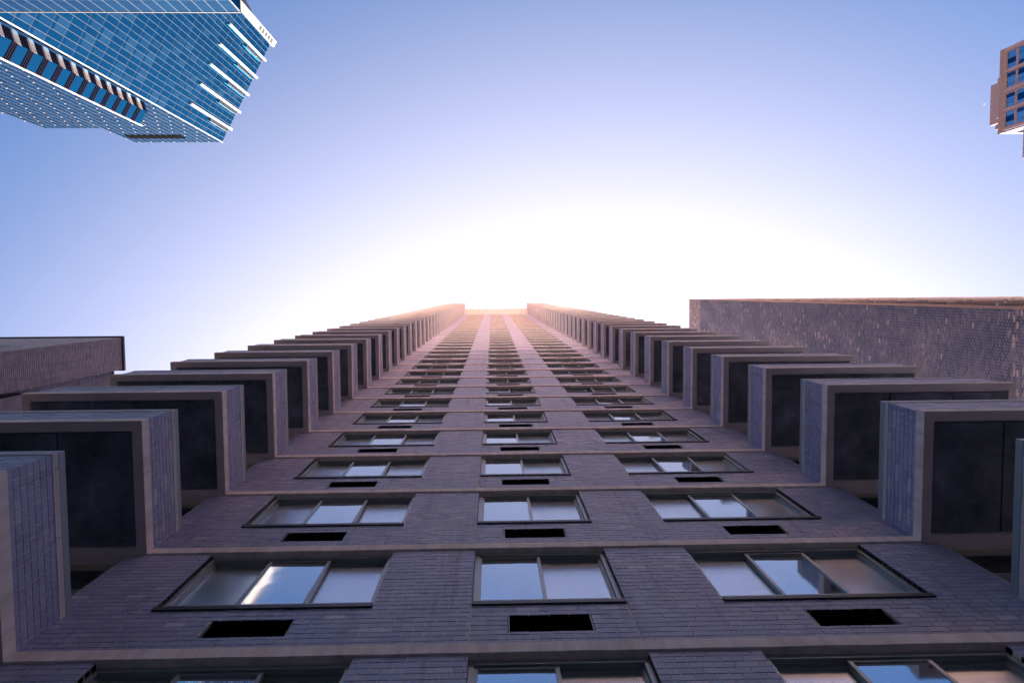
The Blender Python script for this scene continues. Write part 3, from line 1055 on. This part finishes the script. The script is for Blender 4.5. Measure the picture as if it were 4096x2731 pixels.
# ================================================================== tan masonry tower, upper right
DX, DY0, DY1, DZ = 113.6, -34.7, -53.0, 168 + CAMZ
dt = thing('masonry_tower', 'distant tan masonry tower with blue windows and a set back penthouse', 'office tower', (130, -44, 0))
BAYS = [(-35.9, -39.0), (-40.0, -42.9), (-44.3, -47.4), (-48.3, -51.9)]
FD = 3.5
mb = MB()
mb.box(DX + 0.35, 150, DY1, DY0 - 0.35, 0, DZ - 1.2)
obj('core', mb.mesh('core', MT['tan_d']), dt, (0, 0, 0))
mb = MB()
ed = [DY0] + [e for b in BAYS for e in b] + [DY1]
for i in range(0, len(ed), 2):
    mb.box(DX, DX + 0.36, ed[i + 1], ed[i], 60, DZ - 1.9)
    ym = (ed[i] + ed[i + 1]) / 2
    mb.box(DX - 0.25, DX - 0.001, ym - 0.28, ym + 0.28, 60, DZ - 1.5)
obj('pier', mb.mesh('pier', MT['tan']), dt, (0, 0, 0))
mb = MB().box(DX - 0.12, DX + 0.5, DY1, DY0, DZ - 1.89, DZ)
mb.box(DX - 0.3, DX - 0.121, DY1, DY0 + 0.2, DZ - 0.5, DZ)
mb.box(DX + 0.5, 150, DY0 - 0.4, DY0, DZ - 1.89, DZ)
obj('parapet', mb.mesh('parapet', MT['tan_d']), dt, (0, 0, 0))
# sunlit front towards the street
mb = MB()
for i, (x0, x1) in enumerate(((DX + .37, 116), (118.4, 120), (122.6, 124.2), (126.8, 128.4), (131, 150))):
    mb.box(x0, x1, DY0 - 0.36, DY0, 60, DZ - 1.9)
obj('pier', mb.mesh('pier', MT['tan']), dt, (0, 0, 0))
rd = random.Random(9)
for s in range(14):
    z1 = DZ - 1.95 - s * FD
    for (a, b) in BAYS:
        w = obj('window', MB().box(DX + 0.2, DX + 0.3, b, a, z1 - 2.75, z1).mesh('window', MT['dark_alu']), dt, (0, 0, 0))
        cuts = [a, a + (b - a) * rd.choice((.24, .3)), a + (b - a) * rd.choice((.6, .66, .72)), b]
        dark = rd.choice((0, 1, 1, 2, 2, 3))
        for n_, (c0, c1) in enumerate(zip(cuts, cuts[1:])):
            obj('pane', MB().box(DX + 0.14, DX + 0.199, c1 + 0.06, c0 - 0.06, z1 - 2.7, z1 - 0.05, rd.random()).mesh('pane', MT['cg'] if n_ == dark else MT['skyglass']), w, (0, 0, 0))
        obj('spandrel', MB().box(DX + 0.08, DX + 0.3, b, a, z1 - FD + 0.01, z1 - 2.76).mesh('spandrel', MT['tan_d']), w, (0, 0, 0))
    for (x0, x1) in ((116, 118.4), (120, 122.6), (124.2, 126.8), (128.4, 131)):
        w = obj('window', MB().box(x0, x1, DY0 - 0.2, DY0 - 0.12, z1 - 2.75, z1).mesh('window', MT['cg_pale']), dt, (0, 0, 0))
        obj('spandrel', MB().box(x0, x1, DY0 - 0.3, DY0 - 0.06, z1 - FD + 0.01, z1 - 2.76).mesh('spandrel', MT['white']), w, (0, 0, 0))
mb = MB().box(116.6, 140, -47.4, -38.2, DZ - 2, 175.8 + CAMZ).box(115.6, 116.6, -48.0, -39.0, DZ - 2, 172 + CAMZ)
mb.box(117.4, 138, -38.2, -37.1, DZ - 2, 175.0 + CAMZ)
obj('penthouse', mb.mesh('penthouse', MT['tan']), dt, (0, 0, 0))
mb = MB().box(DX + 0.6, 150, DY0, -28.2, 0, 161 + CAMZ)
obj('wing', mb.mesh('wing', MT['tan']), dt, (0, 0, 0))

# ================================================================== unseen blocks added across the street to shade and bounce light
MT['dkb'] = brick_texture('low_bounce_brick', (0.010, 0.012, 0.016), (0.016, 0.018, 0.024), (0.02, 0.022, 0.028), 0.2032, 0.0813, 'xy')  # near black, so the added row throws little warm light back
def added_block(x0, x1, h, mat, label, nx, y=-20.0, d=14.0):
    t = thing('added_building', label, 'building', ((x0 + x1) / 2, y, 0), 'unseen buildings added across the street to shape the light')
    obj('wall', MB().box(x0, x1, y - d, y, 0, h).mesh('wall', mat), t, (0, 0, 0))
    obj('roof', MB().box(x0 + .1, x1 - .1, y - d + .1, y - .52, h + .002, h + 0.1).mesh('roof', MT['roof']), t, (0, 0, 0))
    obj('cornice', MB().box(x0 + .02, x1 - .02, y - .5, y + .5, h - 0.001, h + 0.6).mesh('cornice', MT['tan']), t, (0, 0, 0))
    pw = (x1 - x0) / nx
    me = MB().box(-0.6, 0.6, -0.02, 0.03, 0, 1.9).mesh('window', MT['cg'])
    for s in range(int((h - 5) / 3.3)):
        for q in range(nx):
            obj('window', me, t, (x0 + (q + .5) * pw, y + .01, 5 + s * 3.3))
added_block(-110, -31, 33, MT['dkb'], 'unseen street block added to shade the lower floors, on the glass tower side', 10)
added_block(-30.5, 6, 37, MT['dkb'], 'unseen dark street block added straight across the road to shade the lower floors', 9)
added_block(6.5, 110, 35, MT['dkb'], 'long unseen dark street block added to shade the lower floors, towards the masonry tower', 14)

MT['bounce_lime'] = concrete('limestone', (0.80, 0.46, 0.295))  # orange stone of added towers, coloured to bounce warm light on upper floors
added_block(-24, 8, 104, MT['bounce_lime'], 'unseen limestone tower added in the second row to bounce warm light, behind the dark street block', 8, -64, 20)
added_block(11, 47, 96, MT['bounce_lime'], 'wide unseen limestone tower added in the second row to bounce warm light', 9, -62, 20)
added_block(50, 92, 108, MT['bounce_lime'], 'tallest unseen limestone tower added in the second row to bounce warm light', 10, -66, 20)

# ================================================================== bird
bp_ = Vector((196.8, -73.7, 300 + CAMZ)) * 1.2
bird = thing('bird', 'small white bird gliding alone beside the tan masonry tower', 'bird', bp_)
import bmesh
def bird_mesh():
    me = bpy.data.meshes.new('bird_body')
    bm = bmesh.new()
    # spindle body along local x
    rings = []
    for t, r in ((-.30, .01), (-.22, .05), (-.05, .085), (.10, .08), (.2, .055), (.25, .06), (.30, .045), (.36, .008)):
        rings.append([bm.verts.new((t, r * math.cos(a * math.pi / 4), r * math.sin(a * math.pi / 4))) for a in range(8)])
    for a, b in zip(rings, rings[1:]):
        for i in range(8):
            bm.faces.new((a[i], a[(i + 1) % 8], b[(i + 1) % 8], b[i]))
    # wings with a bend
    for s in (-1, 1):
        top = [bm.verts.new(p) for p in ((.12, s * .05, .04), (.16, s * .32, .16), (.02, s * .68, .10), (-.05, s * .66, .10), (-.04, s * .32, .15), (-.10, s * .05, .03))]
        bm.faces.new(top)
        bot = [bm.verts.new(v.co - Vector((0, 0, .02))) for v in top]
        bm.faces.new(list(reversed(bot)))
        for i in range(6):
            bm.faces.new((top[i], bot[i], bot[(i + 1) % 6], top[(i + 1) % 6]))
    tail = [bm.verts.new(p) for p in ((-.25, .02, 0), (-.25, -.02, 0), (-.45, -.09, .01), (-.45, .09, .01))]
    bm.faces.new(tail)
    bm.to_mesh(me); bm.free()
    me.materials.append(MT['white'])
    return me
b = obj('body', bird_mesh(), bird, bp_)
bird.rotation_euler = (0.2, -0.1, 0.6)
